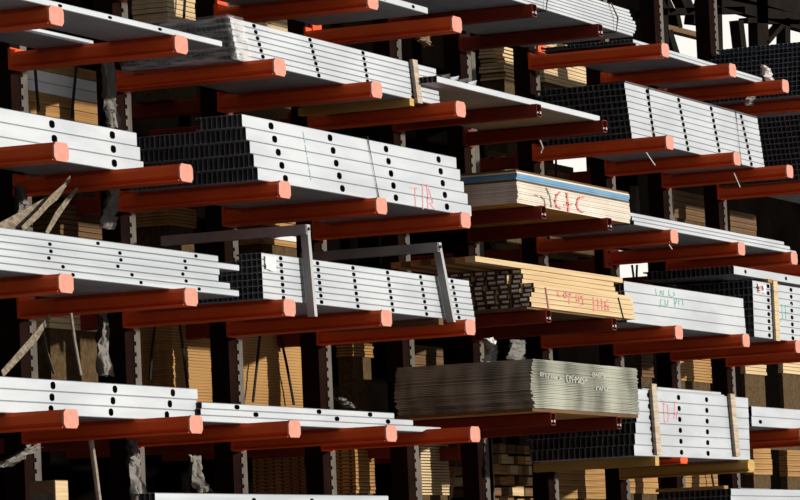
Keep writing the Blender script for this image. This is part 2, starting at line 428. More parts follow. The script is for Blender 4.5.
bundle('d6', D_D6, Y11, rtop(3), .094, grid_rows(Y11, 4, (627, 322), (624, 286), (746, 333), (743, 298)), [10, 10, 10, 10], stuff_rows=(0, 1, 2, 3))
# eight rows at the right edge, with a capping row
Y12 = .10
D_D9 = 'the eight-row stack, right edge'
w12 = (at(776, 284, Y12).z-rtop(3))/8
bundle('d9', D_D9, Y12, rtop(3), w12, grid_rows(Y12, 8, (754.5, 337), (752.5, 282), (822, 347), (820, 300), [(769.5, 336), (793, 340)], [(768, 286), (791, 290.5)]), [22]*5+[21, 21, 20], pitch=.05, d=.045, hw=.045, hh=.02, stuff_rows=tuple(range(8)))
D_D9T = 'the layer above the eight-row stack, right edge'
zt = rtop(3)+8*w12+.035
bundle('d9t', D_D9T, Y12+.02, zt, .085, [(X(736, 273, Y12), X(815, 290, Y12), [X(747.5, 273.5, Y12), X(788, 280.5, Y12)])], [19], pitch=.05, d=.045, stuff_rows=(0,))
# six rows low on the right, marked in pink
Y13 = .10
D_E7 = 'the stack between two wooden battens'
zl = ZLOW
w13 = (at(690, 393, Y13).z-zl)/6
XS13 = max(X(634, 430, Y13), X(638.5, 418, 0.0)+.02)
bundle('e7', D_E7, Y13, zl, w13, [(a+.0, b_, h) for a, b_, h in grid_rows(Y13, 6, (634.5, 455), (638, 395), (750, 457), (748, 399), [(653.5, 449.5), (681.5, 450.5), (708, 451.5)], [(648.5, 393.5), (678.5, 396), (706.5, 398)])],
       [20, 20, 20, 10, 8, 8], pitch=.053, d=.048, hw=.045, hh=.024, stuff_rows=tuple(range(6)))
D_E7T = 'the pair of loose tracks on top of the six-row stack with pink writing'
inst('metal_track', stud_mesh(X(722, 391, .3)-X(640, 386, .3), .035, .3, [], mats=M['galv']), (X(640, 386, .3), .28, zl+6*w13), 'wide galvanized track lying on the six-row stack with pink writing', 'steel track')
inst('metal_track', stud_mesh(X(704, 384, .5)-X(640, 381, .5), .03, .25, [], mats=M['galv']), (X(640, 381, .5), .33, zl+6*w13+.035), 'short galvanized track lying topmost above the six-row stack with pink writing', 'steel track')
Y14 = .12
D_E9 = 'the two-row load, lower right edge'
bundle('e9', D_E9, Y14, rtop(4), .10, [(X(750, 420, Y14)+.05, X(830, 430, Y14), [X(760.5, 424, Y14)]), (X(750, 410, Y14)+.05, X(830, 420, Y14), [])], [16, 16], stuff_rows=(0, 1), hw=.05)
# stacks whose dark ends show at the far right
Y15 = .28
D_A10 = 'the dark stack, upper right corner'
bundle('a10', D_A10, Y15, rtop(0), .052, [(8.75+.01*i, 12.0, []) for i in range(11)], [21]*8+[21, 20, 19], pitch=.05, d=.045, stuff_rows=tuple(range(0, 11)))
D_B10 = 'the dark stack right of the nine-row stack'
bundle('b10', D_B10, Y15, rtop(1), .056, [(8.98-.02*i, 12.0, []) for i in range(12)], 20, pitch=.05, d=.045, stuff_rows=tuple(range(0, 12)))
# lowest level
Y16 = .12
D_FL = 'the stack at the bottom edge'
wfl = (at(260, 494, Y16).z-ltop(5))/4
bundle('fleft', D_FL, Y16, ltop(5), wfl, grid_rows(Y16, 4, (156, 530), (155, 496), (392, 530), (388, 492), [(254, 530), (312, 530)], [(254, 500), (312, 500)]), [4, 4, 4, 4], stuff_rows=(0, 1, 2, 3), matname='galv_rough')
Y17 = .10
D_FR = 'the stack at the bottom right edge'
wfr = (at(760, 489, Y17).z-rtop(5))/5
bundle('fright', D_FR, Y17, rtop(5), wfr, grid_rows(Y17, 5, (731, 530), (731, 490), (830, 530), (828, 492)), [14, 14, 14, 14, 14], pitch=.053, d=.048, stuff_rows=(0, 1, 2, 3, 4))
_z = rtop(5)+5*wfr
inst('metal_track', stud_mesh(X(770, 486, .75)-X(740, 484, .75), .05, .06, [.3]), (X(740, 484, .75), .75, _z), 'short white track lying behind on the stack at the bottom right edge', 'steel track')
if STUFF.v:
    o = STUFF.build('stacked_studs', M['galv']); tag(o, 'galvanized studs deeper in the stacks, their dark ends and undersides packed close', 'steel studs', kind='stuff')

# ------------------------------------------------------------------ writing
def strokes(name, lines, Y, wpx, material, parent, label=None, sx=1., sy=1., ox=0, oy=0):
    """hand-drawn marks: thin raised paint on the plane Y"""
    b = MB()
    for ln in lines:
        pts = [(ox+u*sx, oy+v*sy) for u, v in ln]
        for (x0, y0), (x1, y1) in zip(pts, pts[1:]):
            l = math.hypot(x1-x0, y1-y0) or 1.; nx, ny = -(y1-y0)/l*wpx/2, (x1-x0)/l*wpx/2
            ex, ey = (x1-x0)/l*wpx*.25, (y1-y0)/l*wpx*.25
            q = [at(*p, Y) for p in ((x0-ex+nx, y0-ey+ny), (x1+ex+nx, y1+ey+ny), (x1+ex-nx, y1+ey-ny), (x0-ex-nx, y0-ey-ny))]
            b.hexa([(p.x, Y-.0025, p.z) for p in q]+[(p.x, Y-.0003, p.z) for p in q])
    o = b.build(name, material, parent)
    if label: o['label'] = label
    return o
strokes('marker_writing', [[(100, 175), (180, 185)], [(150, 185), (155, 360)], [(225, 140), (228, 390)], [(240, 145), (282, 147)], [(265, 150), (282, 275)], [(288, 190), (310, 270)],
        [(272, 285), (280, 390)], [(270, 285), (320, 292), (325, 325), (285, 335)], [(300, 335), (345, 395)]], .10, 1.0, M['pink'], FRONT['cmid'][0], 'pink hand-written T and R', .1, .1, 400, 170)
strokes('marker_writing', [[(155, 140), (165, 195)], [(200, 200), (205, 160), (230, 200), (235, 155)], [(290, 150), (290, 205), (312, 215)], [(335, 170), (346, 198), (320, 225)],
        [(238, 240), (205, 250), (205, 312), (240, 300)], [(250, 250), (255, 305), (275, 300), (280, 250)], [(335, 245), (366, 245), (360, 280), (340, 285)], [(345, 250), (352, 320)], [(385, 250), (392, 300)], [(400, 255), (425, 250), (432, 310)]],
        .14, .9, M['green_ink'], FRONT['d6'][2], 'pale green hand-written letters', .1, .1, 640, 275)
strokes('marker_writing', [[(158, 235), (168, 300), (160, 350)], [(188, 260), (192, 345), (160, 382)], [(208, 268), (212, 350)], [(208, 268), (242, 262)], [(210, 310), (238, 304)], [(160, 270), (185, 262)]], .10, .9, M['green_ink'], FRONT['d9'][3], 'pale green hand-written letters', .17, .17, 750, 260)
strokes('marker_writing', [[(168, 108), (184, 116)], [(185, 128), (189, 180), (192, 234), (210, 230), (214, 190), (208, 140), (186, 132)], [(240, 122), (258, 122)], [(249, 122), (246, 216)], [(246, 190), (262, 178), (258, 190), (262, 216)]],
        Y13, .9, M['pink'], FRONT['e7'][3], 'pink hand-written letters', .18, .18, 630, 380)

for _i, (a_, c_) in enumerate((((309, 169), (311, 180)), ((307, 157), (309, 167)), ((305, 145), (307, 155)), ((303, 132), (305, 143)))):
    strokes('chalk_line', [[a_, c_]], .10, .6, M['chalk'], FRONT['cmid'][_i], 'pale blue chalk line')
# ------------------------------------------------------------------ sheets and lumber
def board(name, a, b, mats, label, cat, group, bevel=0, face=False):
    """a board or sheet between two corners; with face=True its broad sides take the second material"""
    mb = MB(); mb.box(a, b)
    if face: mb.mi = [1, 1, 0, 0, 0, 0]
    o = mb.build(name, mats, origin=a)
    return tag(o, label, cat, group)
# plywood marked C + C
Yp = .06
zp = rtop(2); ztp = at(530, 172, Yp).z; NP = 17
xp0, xp1 = X(517, 187, Yp), X(629.5, 206, Yp)
tp = (ztp-zp)/NP
PLY = []
for i in range(NP):
    k = NP-1-i
    mcol = M['brown'] if k == 0 else M['blue'] if k in (2, 3, 4) else M['brown'] if k == 5 else M['cream']
    jx, jy = random.uniform(-.012, .012), random.uniform(-.004, .004)
    desc = 'blue-edged' if k in (2, 3, 4) else 'brown-edged' if k in (0, 5) else 'cream-edged'
    PLY.append(board('plywood_sheet', (xp0+jx, Yp+jy, zp+i*tp), (xp1+jx, Yp+1.2+jy, zp+i*tp+tp-.002), [mcol, M['plyface']],
                     '%s plywood sheet in the pile marked C + C, %s from the top' % (desc, ORD[k]), 'plywood sheet', 'plywood sheets marked C + C', face=True))
strokes('marker_writing', [[(200, 225), (168, 248), (152, 310), (162, 360), (206, 386)], [(270, 228), (278, 330), (287, 412)], [(240, 350), (318, 345)], [(438, 272), (390, 276), (366, 330), (376, 392), (430, 422)]],
        Yp-.005, 1.5, M['redmark'], PLY[5], 'red hand-written C + C', .1, .1, 540, 170)
strokes('pencil_mark', [[(5, 262), (40, 288), (55, 362)], [(65, 180), (98, 260), (115, 372)], [(-60, 250), (-20, 260)]], Yp-.005, .8, M['grey_ink'], PLY[4], 'grey pencil scribble', .1, .1, 540, 170)
# grey-green boards
Yg = 0.0
zg = rtop(4); NG = 28
base_t = .03
xg0, xg1 = X(534, 390, Yg), X(638, 392, Yg)
ztg = at(532, 358.5, Yg).z; tg = (ztg-zg-base_t)/NG
board('base_sheet', (xg0-.03, Yg+.01, zg), (xg1, Yg+1.27, zg+base_t), [M['brown'], M['plyface']], 'orange plywood sheet under the grey-green boards', 'plywood sheet', None, face=True)
GR = []
for i in range(NG):
    jx = -.06*math.sin(3.0*i/NG+.4)*(1 if i > 3 else .4)+random.uniform(-.012, .012); jy = random.uniform(-.006, .006)
    GR.append(board('building_board', (xg0+jx, Yg+jy, zg+base_t+i*tg), (xg1+random.uniform(-.006, .006), Yg+1.26+jy, zg+base_t+(i+1)*tg-.0015), M['green'],
                    'rough grey-green board in the thick dark pile, %s from the top' % ORD[NG-1-i], 'board', 'grey-green boards in the dark pile'))
for x0, x1, y, sl in ((0, 160, 178, .22), (210, 370, 200, .12), (215, 365, 228, .12), (420, 520, 182, .06), (450, 560, 292, .08)):
    x = x0; st = []
    while x < x1:
        yy = y+(x-x0)*sl; k = random.randrange(4)
        if k == 0: st.append([(x, yy), (x, yy+28)]); st.append([(x, yy), (x+14, yy+2)])
        elif k == 1: st.append([(x, yy+28), (x+7, yy), (x+14, yy+28)])
        elif k == 2: st.append([(x, yy), (x, yy+28), (x+13, yy+28)])
        else: st.append([(x, yy), (x+13, yy), (x+13, yy+28), (x, yy+28), (x, yy)])
        x += 22
    strokes('stamp', st, Yg-.008, .55, M['white_ink'], GR[20], 'faint white stamped lettering', .125, .125, 540, 350)
# lumber with white end tags
Yl = .05
zl0 = rtop(3)+.018
board('base_sheet', (X(531, 306, Yl)-.02, Yl+.03, rtop(3)), (X(636, 322, Yl)-.3, Yl+1.2, zl0), [M['brown'], M['brown']], 'brown sheet under the lumber pile with white end tags', 'plywood sheet', None, face=True)
hl_, wl_ = .0438, .112
zt_l = at(522, 268.5, Yl+wl_).z
hl_ = (zt_l-zl0)/8
LUM = {}
def lumber(c, r, x0, x1, y=None):
    y = Yl+c*wl_ if y is None else y
    z = zl0+r*hl_
    t = MB(); t.box((x0, y, z), (x1, y+wl_-.012, z+hl_-.004)); t.mi = [0, 0, 0, 0, 0, 1]  # left end takes the wood darkened to paint in its shade
    o = t.build('lumber_board', [M['tan_pale'], M['shade_wood']], origin=(x0, y, z))
    tag(o, 'white-tagged timber board, %s row from bottom, %s column from front of its pile' % (ORD[r], ORD[c]), 'lumber', 'lumber boards with white end tags')
    g = MB(); a = random.uniform(-.008, .008)
    g.box((x0-.002, y+.018+a, z+.009), (x0-.0003, y+.082+a, z+hl_-.012))
    e = g.build('end_tag', M['label_grey'], o); e['label'] = 'white paper end tag'
    d = MB()
    for k in range(2):
        yy = y+.034+a+k*.02; d.box((x0-.003, yy, z+.019), (x0-.002, yy+.005, z+hl_-.022))
    d.build('tag_print', M['black'], e)
    LUM[(c, r)] = o
for c in range(9):
    for r in range(8):
        if c == 0 and r > 2: continue
        x0 = (X(531.5, 300, Yl) if c == 0 else X(521, 285, Yl+wl_)+(.01 if r > 2 else 0))+random.uniform(-.05, .05)
        x1 = X(636, 322, Yl)+random.uniform(-.05, .03)-(.03*r if r > 4 else 0)
        lumber(c, r, x0, x1)
lumber(0, 3, X(534.5, 286, Yl), X(633, 300, Yl)); lumber(0, 4, X(533.5, 281, Yl), X(631, 296, Yl))
strokes('marker_writing', [[(140, 160), (146, 208), (165, 212)], [(200, 182), (186, 200), (198, 222), (212, 205), (200, 182)], [(222, 190), (252, 196)], [(236, 192), (232, 270)], [(290, 196), (292, 242), (310, 248), (314, 202)], [(346, 206), (328, 215), (340, 240), (345, 275), (322, 280)]], Yl, 1.2, M['redmark'], LUM[(0, 4)], 'pink hand-written LOTUS', .125, .125, 540, 270)
strokes('marker_writing', [[(425, 218), (428, 262), (430, 330)], [(458, 226), (462, 262), (466, 312)], [(490, 230), (494, 268), (496, 316)], [(545, 240), (520, 258), (520, 318), (546, 320), (544, 288), (520, 284)]], Yl, 1.2, M['redmark'], LUM[(0, 3)], 'pink hand-written 116', .125, .125, 540, 270)
ztop = zl0+8*hl_
for k in range(8):
    y = Yl+.10+k*.098
    board('timber_batten', (X(475, 259, Yl+.1)+random.uniform(-.03, .03), y, ztop), (X(622, 275, Yl+.1)+random.uniform(-.03, .03), y+.092, ztop+.046), M['tan_pale'] if k == 0 else M['tan'] if k % 2 else M['brown'],
          'flat timber batten on top of the tagged lumber pile, %s from the front' % ORD[k], 'timber', 'battens on top of the tagged lumber')
def cord(pts, r, material, label, cat='strap', group=None, name='tie_wire', n=5):
    b = MB(); b.tube(pts, r, n); o = b.build(name, material, origin=pts[0]); return tag(o, label, cat, group)
# ------------------------------------------------------------------ straps, battens and bearers around the stacks
def P(px, py, Y): return at(px, py, Y)
def strap(px_top, px_bot, Y, ztop_, zbot_, depth, r, material, label, name='tie_wire'):
    a, c = P(*px_top, Y), P(*px_bot, Y)
    pts = [(a.x, Y+depth, ztop_+r), (a.x, Y-r, ztop_+r), (c.x, Y-r, zbot_-r), (c.x, Y+depth, zbot_-r)]
    return cord(pts, r, material, label, name=name)
strap((366.7, 137.5), (378.7, 200), .10, P(366.7, 138, .1).z, ltop(2), .8, .008, M['black'], 'black tie cord round the five-row stack marked T R')
strap((648, 88), (654, 150), Y9, zb7+9*wb7, zb7, .6, .006, M['black'], 'black tie cord near the left end of the nine-row stack')
strap((735, 108), (741, 166), Y9, zb7+9*wb7, zb7, .6, .006, M['black'], 'black tie cord near the right end of the nine-row stack')
strap((544, 267), (548, 308), Yl, zl0+4*hl_, zl0, .0, .007, M['pink'], 'pinkish tie wire round the tagged lumber pile, left')
strap((617, 282), (623, 320), Yl, zl0+4*hl_, zl0, .0, .006, M['black'], 'dark tie wire round the tagged lumber pile, right')
for i, (pa, pb) in enumerate((((486, -2), (488, 6)), ((540, -3), (544, 14)), ((609, 2), (614, 30)))):
    a, c = P(*pa, Y6), P(*pb, Y6)
    cord([(a.x, Y6+.3, z6+8*w6+.01), (a.x, Y6-.02, z6+8*w6), (c.x+.02, Y6-.035, z6+4*w6), (c.x, Y6-.02, z6-.01), (c.x, Y6+.4, z6-.012)], .008, M['brown'], 'brown tie wire round the rounded bundle of strips, %s from the left' % ORD[i], group='tie wires on the rounded bundle')
def batten(pt, pb, Y, w, d, material, label, name='wooden_batten', wz=None):
    a, c = P(*pt, Y), P(*pb, Y)
    b = MB()
    b.hexa([(c.x-w/2, Y-d, c.z), (c.x+w/2, Y-d, c.z), (c.x+w/2, Y-.006, c.z), (c.x-w/2, Y-.006, c.z), (a.x-w/2, Y-d, a.z), (a.x+w/2, Y-d, a.z), (a.x+w/2, Y-.006, a.z), (a.x-w/2, Y-.006, a.z)])
    t = thing(name, label, 'batten', c)
    b.build('batten', material, t)
    for zz in (.18, .5, .82):
        s = MB(); q = Vector(c).lerp(Vector(a), zz); s.box((q.x-w*.5-.004, Y-d-.004, q.z-.006), (q.x+w*.5+.004, Y-.004, q.z+.006))
        s.build('band', M['grey_steel'], t)
    return t
batten((411, 60), (416.5, 103.5), Yb, .10, .035, M['batten'], 'tan batten strapped upright on the wrapped seven-row stack')
batten((650.5, 384), (656, 455), Y13, .13, .035, M['batten'], 'tan batten strapped upright, left one on the six-row stack with pink writing')
batten((729, 394), (735, 456.5), Y13, .13, .035, M['batten'], 'tan batten strapped upright, right one on the six-row stack with pink writing')
batten((772.5, 281), (775.5, 341), Y12, .13, .03, M['tan_pale'], 'pale batten upright on the eight-row stack at the right edge')
def bearer(px, py, Y, z0, z1, depth, w, material, label):
    x = P(px, py, Y).x
    b = MB(); b.box((x-w/2, Y, z0), (x+w/2, Y+depth, z1)); o = b.build('timber_bearer', material, origin=(x, Y, z0)); return tag(o, label, 'timber', 'timber bearers')
bearer(412, 106, Yb-.03, zb-.06, zb, 1.0, .09, M['ochre'], 'tan timber bearer under the wrapped seven-row stack')
bearer(441, 322, Yd-.03, ltop(3)-.055, ltop(3), .95, .09, M['brown'], 'brown timber bearer under the narrow channels, beside the right upright')
bearer(657, 458, Y13-.04, zl-.085, zl, 1.2, .10, M['ochre'], 'ochre timber bearer under the six-row stack, left')
bearer(770, 281, Y12-.02, rtop(3)+8*w12, rtop(3)+8*w12+.035, .9, .12, M['tan'], 'tan timber spacer between the eight-row stack and the layer on top')
bearer(663, 88, .25, rtop(0)-.055, rtop(0), .25, .12, M['tan'], 'short tan block under the thin load on the top right arms')
b = MB(); a, c = P(625, 79, Y9), P(757, 114, Y9); b.box((a.x, Y9, zb7+9*wb7), (c.x, Y9+.25, zb7+9*wb7+.016)); tag(b.build('cover_strip', M['dark_junk'], origin=(a.x, Y9, zb7+9*wb7)), 'dark cover strip along the top of the nine-row stack', 'strip')
b = MB(); a = P(683, 487, Y17); b.box((P(729, 488, Y17).x, Y17+.05, rtop(5)+5*wfr), (P(729, 488, Y17).x+.12, Y17+.75, rtop(5)+5*wfr+.03)); tag(b.build('timber_bearer', M['tan'], origin=(a.x, Y17, rtop(5)+5*wfr)), 'tan timber lying on the white stack at the bottom right edge', 'timber')

def restraint(pt, pb, prear, label):
    """upright steel channel in front of a stack, hung from an arm that runs back over it"""
    Y = .085
    a, c = P(*pt, Y), P(*pb, Y)
    t = thing('restraint_frame', label, 'steel frame', (a.x, Y, c.z))
    u = MB(); w, d, th = .05, .06, .008
    prof = [(-w/2, -d), (-w/2, 0), (-w/2+th, 0), (-w/2+th, -d+th), (w/2-th, -d+th), (w/2-th, 0), (w/2, 0), (w/2, -d)]
    u.prism(prof, lambda x, y: (c.x+x, Y+y, c.z), lambda x, y: (a.x+x, Y+y, a.z))
    u.box((c.x-.012, Y-d-.006, c.z), (c.x-.004, Y-d, c.z+.0)) if False else None
    u.build('upright_channel', M['grey_steel'], t)
    r = MB(); e = P(*prear, 1.25); 
    r.box((a.x-.04, Y-d+.002, a.z-.075), (a.x+.04, 1.25, a.z-.069)); r.box((a.x-.04, Y-d+.002, a.z-.069), (a.x-.034, 1.25, a.z)); r.box((a.x+.034, Y-d+.002, a.z-.069), (a.x+.04, 1.25, a.z))
    r.build('overhead_bar', M['grey_steel'], t)
    k = MB(); k.tube([(a.x, Y-d-.012, a.z-.035), (a.x, Y-.01, a.z-.035)], .014, 6); k.build('bolt', M['dark_junk'], t)
restraint((301, 225), (309, 317), (165, 238), 'grey steel upright with overhead bar, left one in front of the narrow channels')
restraint((433, 243), (448, 322.5), (330, 258), 'grey steel upright with overhead bar, right one in front of the narrow channels')
# paper tags
def paper(px0, py0, px1, py1, Y, label, material=None, blob=None):
    a, c = P(px0, py0, Y), P(px1, py1, Y); b = MB()
    n = 4; vs = []; fs = []
    for j in range(n+1):
        for i in range(n+1):
            vs.append((lerp(a.x, c.x, i/n), Y-.008-random.uniform(0, .012), lerp(c.z, a.z, j/n)+random.uniform(-.006, .006)))
    m = n+1
    for j in range(n):
        for i in range(n): fs.append((j*m+i, j*m+i+1, (j+1)*m+i+1, (j+1)*m+i))
    nn = len(vs); vs += [(x, Y-.002, z) for x, y, z in vs]; fs += [tuple(nn+i for i in reversed(f)) for f in fs]
    b.add(vs, fs); o = b.build('paper_tag', material or M['paper'], origin=(a.x, Y, c.z)); tag(o, label, 'paper tag')
    if blob: strokes('print', blob[0], Y-.021, blob[1], blob[2], o)
paper(264, 256, 275, 271, Yd, 'crumpled white paper tag near the left end of the narrow channels')
paper(757, 284, 765, 293, Y12, 'white paper tag with a pink mark on the eight-row stack', blob=([[(759, 287), (762, 286), (763, 290), (760, 290.5)], [(760, 288), (763, 288)]], 1.6, M['pink']))

# ------------------------------------------------------------------ timber stacks on the rear arms
STK = 0
REAR = set()
def rear_arms(x0, x1, zbase, desc):
    """arms on the far side of the columns, wherever a pile rests on one"""
    hit = [c for c, x in enumerate(CX) if x0-.08 <= x <= x1+.08]
    if not hit:                             # between two columns: a timber bearer spans their rear arms
        l_ = max([c for c, x in enumerate(CX) if x < x0] or [0]); hit = [l_, min(l_+1, len(CX)-1)]
        xl, xr = CX[hit[0]]-.1, max(CX[hit[1]]+.1, x1+.1)
        o = board('timber_bearer', (xl, 1.75, zbase-.06), (xr, 1.80, zbase), M['shade_wood'], 'dark bearer under ' + desc, 'timber', None)
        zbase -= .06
    for c in hit:
        x = CX[c]; lv = ZLEFT if c <= 4 else ZRIGHT
        k = min(range(6), key=lambda i: abs(lv[i]+HT-zbase))
        if (c, k) in REAR: continue
        REAR.add((c, k))
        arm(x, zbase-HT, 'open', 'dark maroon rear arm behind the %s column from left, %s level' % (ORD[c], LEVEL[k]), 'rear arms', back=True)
def back_stack(px0, px1, pytop, zbase, material, desc, h=.04, Y=1.72, depth=.12, group=None, alt=None, gap=.006, boards=14, jit=.012, pack=True, notch=0):
    """boards lying one on another behind the columns, from a level's arms up to the height the photograph shows"""
    zt = at((px0+px1)/2, pytop, Y).z
    x0, x1 = X(px0, pytop, Y), X(px1, pytop, Y)
    n = max(1, min(boards, int(round((zt-zbase)/h)))); hh = h
    zb_ = zt-n*hh
    if zb_ < zbase: zb_ = zbase; hh = (zt-zbase)/n
    rear_arms(x0, x1, zbase, desc)
    if zb_ > zbase+.03:                     # a pack underneath in the shade-darkened wood, up to the boards
        board('timber_pack', (x0+.02, Y+.02, zbase), (x1-.02, Y+depth, zb_), M['shade_wood'], 'dark timber pack under '+desc, 'timber', None)
    for i in range(n):
        m = material if not alt else alt[i % len(alt)]
        j = random.uniform(-jit, jit); y0 = Y+random.uniform(0, .006)
        a, b = (x0+j, y0, zb_+i*hh), (x1+random.uniform(-jit, jit), Y+depth, zb_+(i+1)*hh-gap)
        mb = MB(); mb.box(a, b)
        for k in range(notch):              # dark grooves milled into the board's end
            yy = lerp(y0, Y+depth, (k+.5)/notch); mb.box((a[0]-.002, yy-.012, a[2]+hh*.3), (a[0]+.03, yy+.012, a[2]+hh*.7), 1)
        o = mb.build('timber_board', [m, M['black']] if notch else m, origin=a)
        tag(o, 'board in %s, %s from top' % (desc, ORD[n-1-i]), 'timber', group or desc)
T, TP, BR = M['tan'], M['tan_pale'], M['brown']
W_ = M['paper']
back_stack(24, 98, 63, ltop(2), T, 'the white-wrapped pack at the upper left', h=.085, alt=[T, T, T, W_, W_, T], boards=6, depth=.3)
back_stack(167, 195, -10, ltop(1), TP, 'the tan pile at the top left', boards=7, depth=.32)
back_stack(228, 292, -12, ltop(1), TP, 'the pale pile between orange brackets', boards=9, depth=.1)
back_stack(60, 116, 206, ltop(3), BR, 'the brown pile behind the hanging straps', h=.04, boards=8, depth=.3)
back_stack(170, 196, 207, ltop(3), T, 'the dim brown pile under the five-row stack', h=.026, boards=6, depth=.45)
back_stack(262, 299, 216, ltop(3), T, 'the tan and white pile behind the grey bar', h=.05, alt=[T, W_, BR, T, T], boards=5, depth=.22)
back_stack(504, 521, 157, rtop(2), TP, 'the tan pile left of the plywood marked C + C', h=.028, boards=7, depth=.2)
back_stack(548, 593, 173, rtop(2), BR, 'the brown pile behind the plywood', h=.06, boards=4, depth=.08)
back_stack(50, 99, 306, ltop(4), BR, 'the pale-topped pack at the left', h=.045, boards=4, alt=[TP, TP, TP, T], depth=.25)
back_stack(172, 210, 320, ltop(4), T, 'the tan pile behind the dark cable at the left', h=.025, boards=28, gap=.002, jit=.01, depth=.32)
back_stack(240, 306, 332, ltop(4), T, 'the tan pile behind the pair of dark cables', h=.025, boards=28, gap=.002, jit=.008, depth=.12)
back_stack(353, 373, 342, ltop(4), T, 'the small tan pile high behind the fourth column', h=.026, boards=5, depth=.16)
back_stack(408, 443, 345, ltop(4), BR, 'the brown boxes left of the dark board pile', h=.09, boards=3, depth=.1)
back_stack(312, 334, 456, ltop(5), T, 'the notched pile at the bottom, left one', h=.032, boards=11, depth=.56, notch=7, gap=.003, jit=.004)
back_stack(355, 374, 449, ltop(5), T, 'the notched pile at the bottom, right one', h=.032, boards=12, depth=.19, notch=2, gap=.006, jit=.004)
back_stack(420, 448, 443, ltop(5), TP, 'the pale slatted pile at the bottom centre', h=.026, boards=18, gap=.009, depth=.1)
back_stack(557, 606, 468, rtop(5), T, 'the tan pile below the dark stud ends', h=.06, boards=5, depth=.12)
back_stack(627, 658, 470, rtop(5), T, 'the tan pile under the left ochre bearer', h=.06, boards=4, depth=.1)
back_stack(683, 718, 466, rtop(5), T, 'the tan pile under the right ochre bearer', h=.06, boards=5, depth=.1)
back_stack(753, 771, 442, rtop(5), T, 'the tan pile under the red arm at the right', h=.06, boards=6, depth=.1)
back_stack(787, 806, 450, rtop(5), T, 'the tan pile in the lower right corner', h=.06, boards=5, depth=.1)
back_stack(641, 653, 350, rtop(4), BR, 'the dim pile right of the grey-green boards', boards=7, depth=.08)
back_stack(675, 711, 356, rtop(4), T, 'the tan pile under the four-row stack', h=.03, boards=9, depth=.1)
back_stack(745, 766, 360, rtop(4), TP, 'the pale pile added as bright background under the eight-row stack', boards=4, depth=.06)  # pale boards added in place of bright background showing through
back_stack(783, 806, 360, rtop(4), TP, 'the pale pile at the right edge', boards=4, depth=.06)
back_stack(504, 518, 47, rtop(1), TP, 'the bright tan pile below the rounded bundle', boards=9, h=.036, gap=.012, depth=.26, jit=.03)
back_stack(543, 588, 44, at(565, 104, 1.72).z, TP, 'the bright tan pile left of the nine-row stack', boards=12, h=.036, depth=.08)
back_stack(672, 706, 192, rtop(2), BR, 'the tan pile under the nine-row stack', h=.06, boards=5, depth=.06)
back_stack(730, 756, 212, rtop(2), BR, 'the dim pile right of the plywood', h=.06, boards=4, depth=.06)
# timber blocks seen end-on, bottom centre
zt_b = at(510, 438, 1.5).z
for j in range(6):
    for i in range(5):
        x = X(493, 450, 1.72)+i*.22
        zz = zt_b-.62+j*.10
        board('timber_block', (x+random.uniform(0, .02), 1.72+random.uniform(0, .06), zz), (x+.19+random.uniform(-.04, .02), 2.3, zz+.09+random.uniform(-.02, 0)), random.choice([T, T, TP, BR]),
              'short timber block at the bottom centre, %s row down, %s from the left' % (ORD[5-j], ORD[i]), 'timber', 'timber blocks at the bottom centre')
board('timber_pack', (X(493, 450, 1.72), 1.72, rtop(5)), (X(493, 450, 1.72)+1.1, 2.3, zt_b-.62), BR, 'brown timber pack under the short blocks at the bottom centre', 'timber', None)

# ------------------------------------------------------------------ hanging straps, ropes, plastic
def ribbon(pts, w, material, label, name='hanging_strap', twist=0, cat='strap', group=None, th=.006):
    b = MB(); pts = [Vector(p) for p in pts]; n = len(pts); rows = []
    for i, p in enumerate(pts):
        d = (pts[min(i+1, n-1)]-pts[max(i-1, 0)]).normalized()
        s = d.cross(Vector((math.cos(.6+twist*i/n), -math.sin(.6+twist*i/n)*.9, .3))).normalized(); q = d.cross(s)
        ww = w[i] if isinstance(w, (list, tuple)) else w
        rows.append([p-s*ww/2-q*th/2, p+s*ww/2-q*th/2, p+s*ww/2+q*th/2, p-s*ww/2+q*th/2])
    vs = [v for r in rows for v in r]; fs = []
    for i in range(n-1):
        for k in range(4): fs.append((4*i+k, 4*i+(k+1) % 4, 4*i+4+(k+1) % 4, 4*i+4+k))
    fs += [(0, 1, 2, 3), (4*n-1, 4*n-2, 4*n-3, 4*n-4)]
    b.add(vs, fs); o = b.build(name, material, origin=pts[0]); return tag(o, label, cat, group)
def pp(lst, Y):
    return [P(x, y, Y if not isinstance(Y, (list, tuple)) else lerp(Y[0], Y[1], i/(len(lst)-1))) for i, (x, y) in enumerate(lst)]
ribbon(pp([(70, 178), (56, 196), (38, 208), (18, 220), (-4, 232)], (.75, .62)), [.04, .06, .08, .09, .09], M['strap'], 'tan webbing strap slung to the left edge below the third highest level', twist=.3)
ribbon(pp([(66, 184), (52, 198), (38, 214), (22, 229)], (.72, .6)), [.03, .055, .05, .04], M['strap'], 'tan webbing strap hanging in front of the brown pile, nearest the left edge', twist=.5)
ribbon(pp([(78, 187), (66, 202), (56, 216), (46, 234)], (.8, .7)), [.03, .05, .06, .04], M['strap'], 'tan webbing strap hanging in front of the brown pile, right one', twist=.6)
ribbon(pp([(50, 316), (36, 336), (20, 354), (2, 374)], (.9, .75)), [.04, .07, .06, .05], M['strap'], 'tan webbing strap slung to the left edge below the fourth highest level', twist=.4)
ribbon(pp([(42, 330), (46, 350), (54, 374)], .9), .05, M['strap'], 'thin tan strap hanging below the fourth highest level', twist=.4)
cord(pp([(71, 313), (75, 342), (81, 375)], .7), .012, M['rope'], 'thin grey rope hanging at the left below the fourth highest level', 'rope', name='hanging_rope')
cord(pp([(91, 440), (95, 468), (99, 500), (102, 530)], .7), .02, M['rope'], 'pale twisted rope hanging at the lower left', 'rope', name='hanging_rope', n=7)
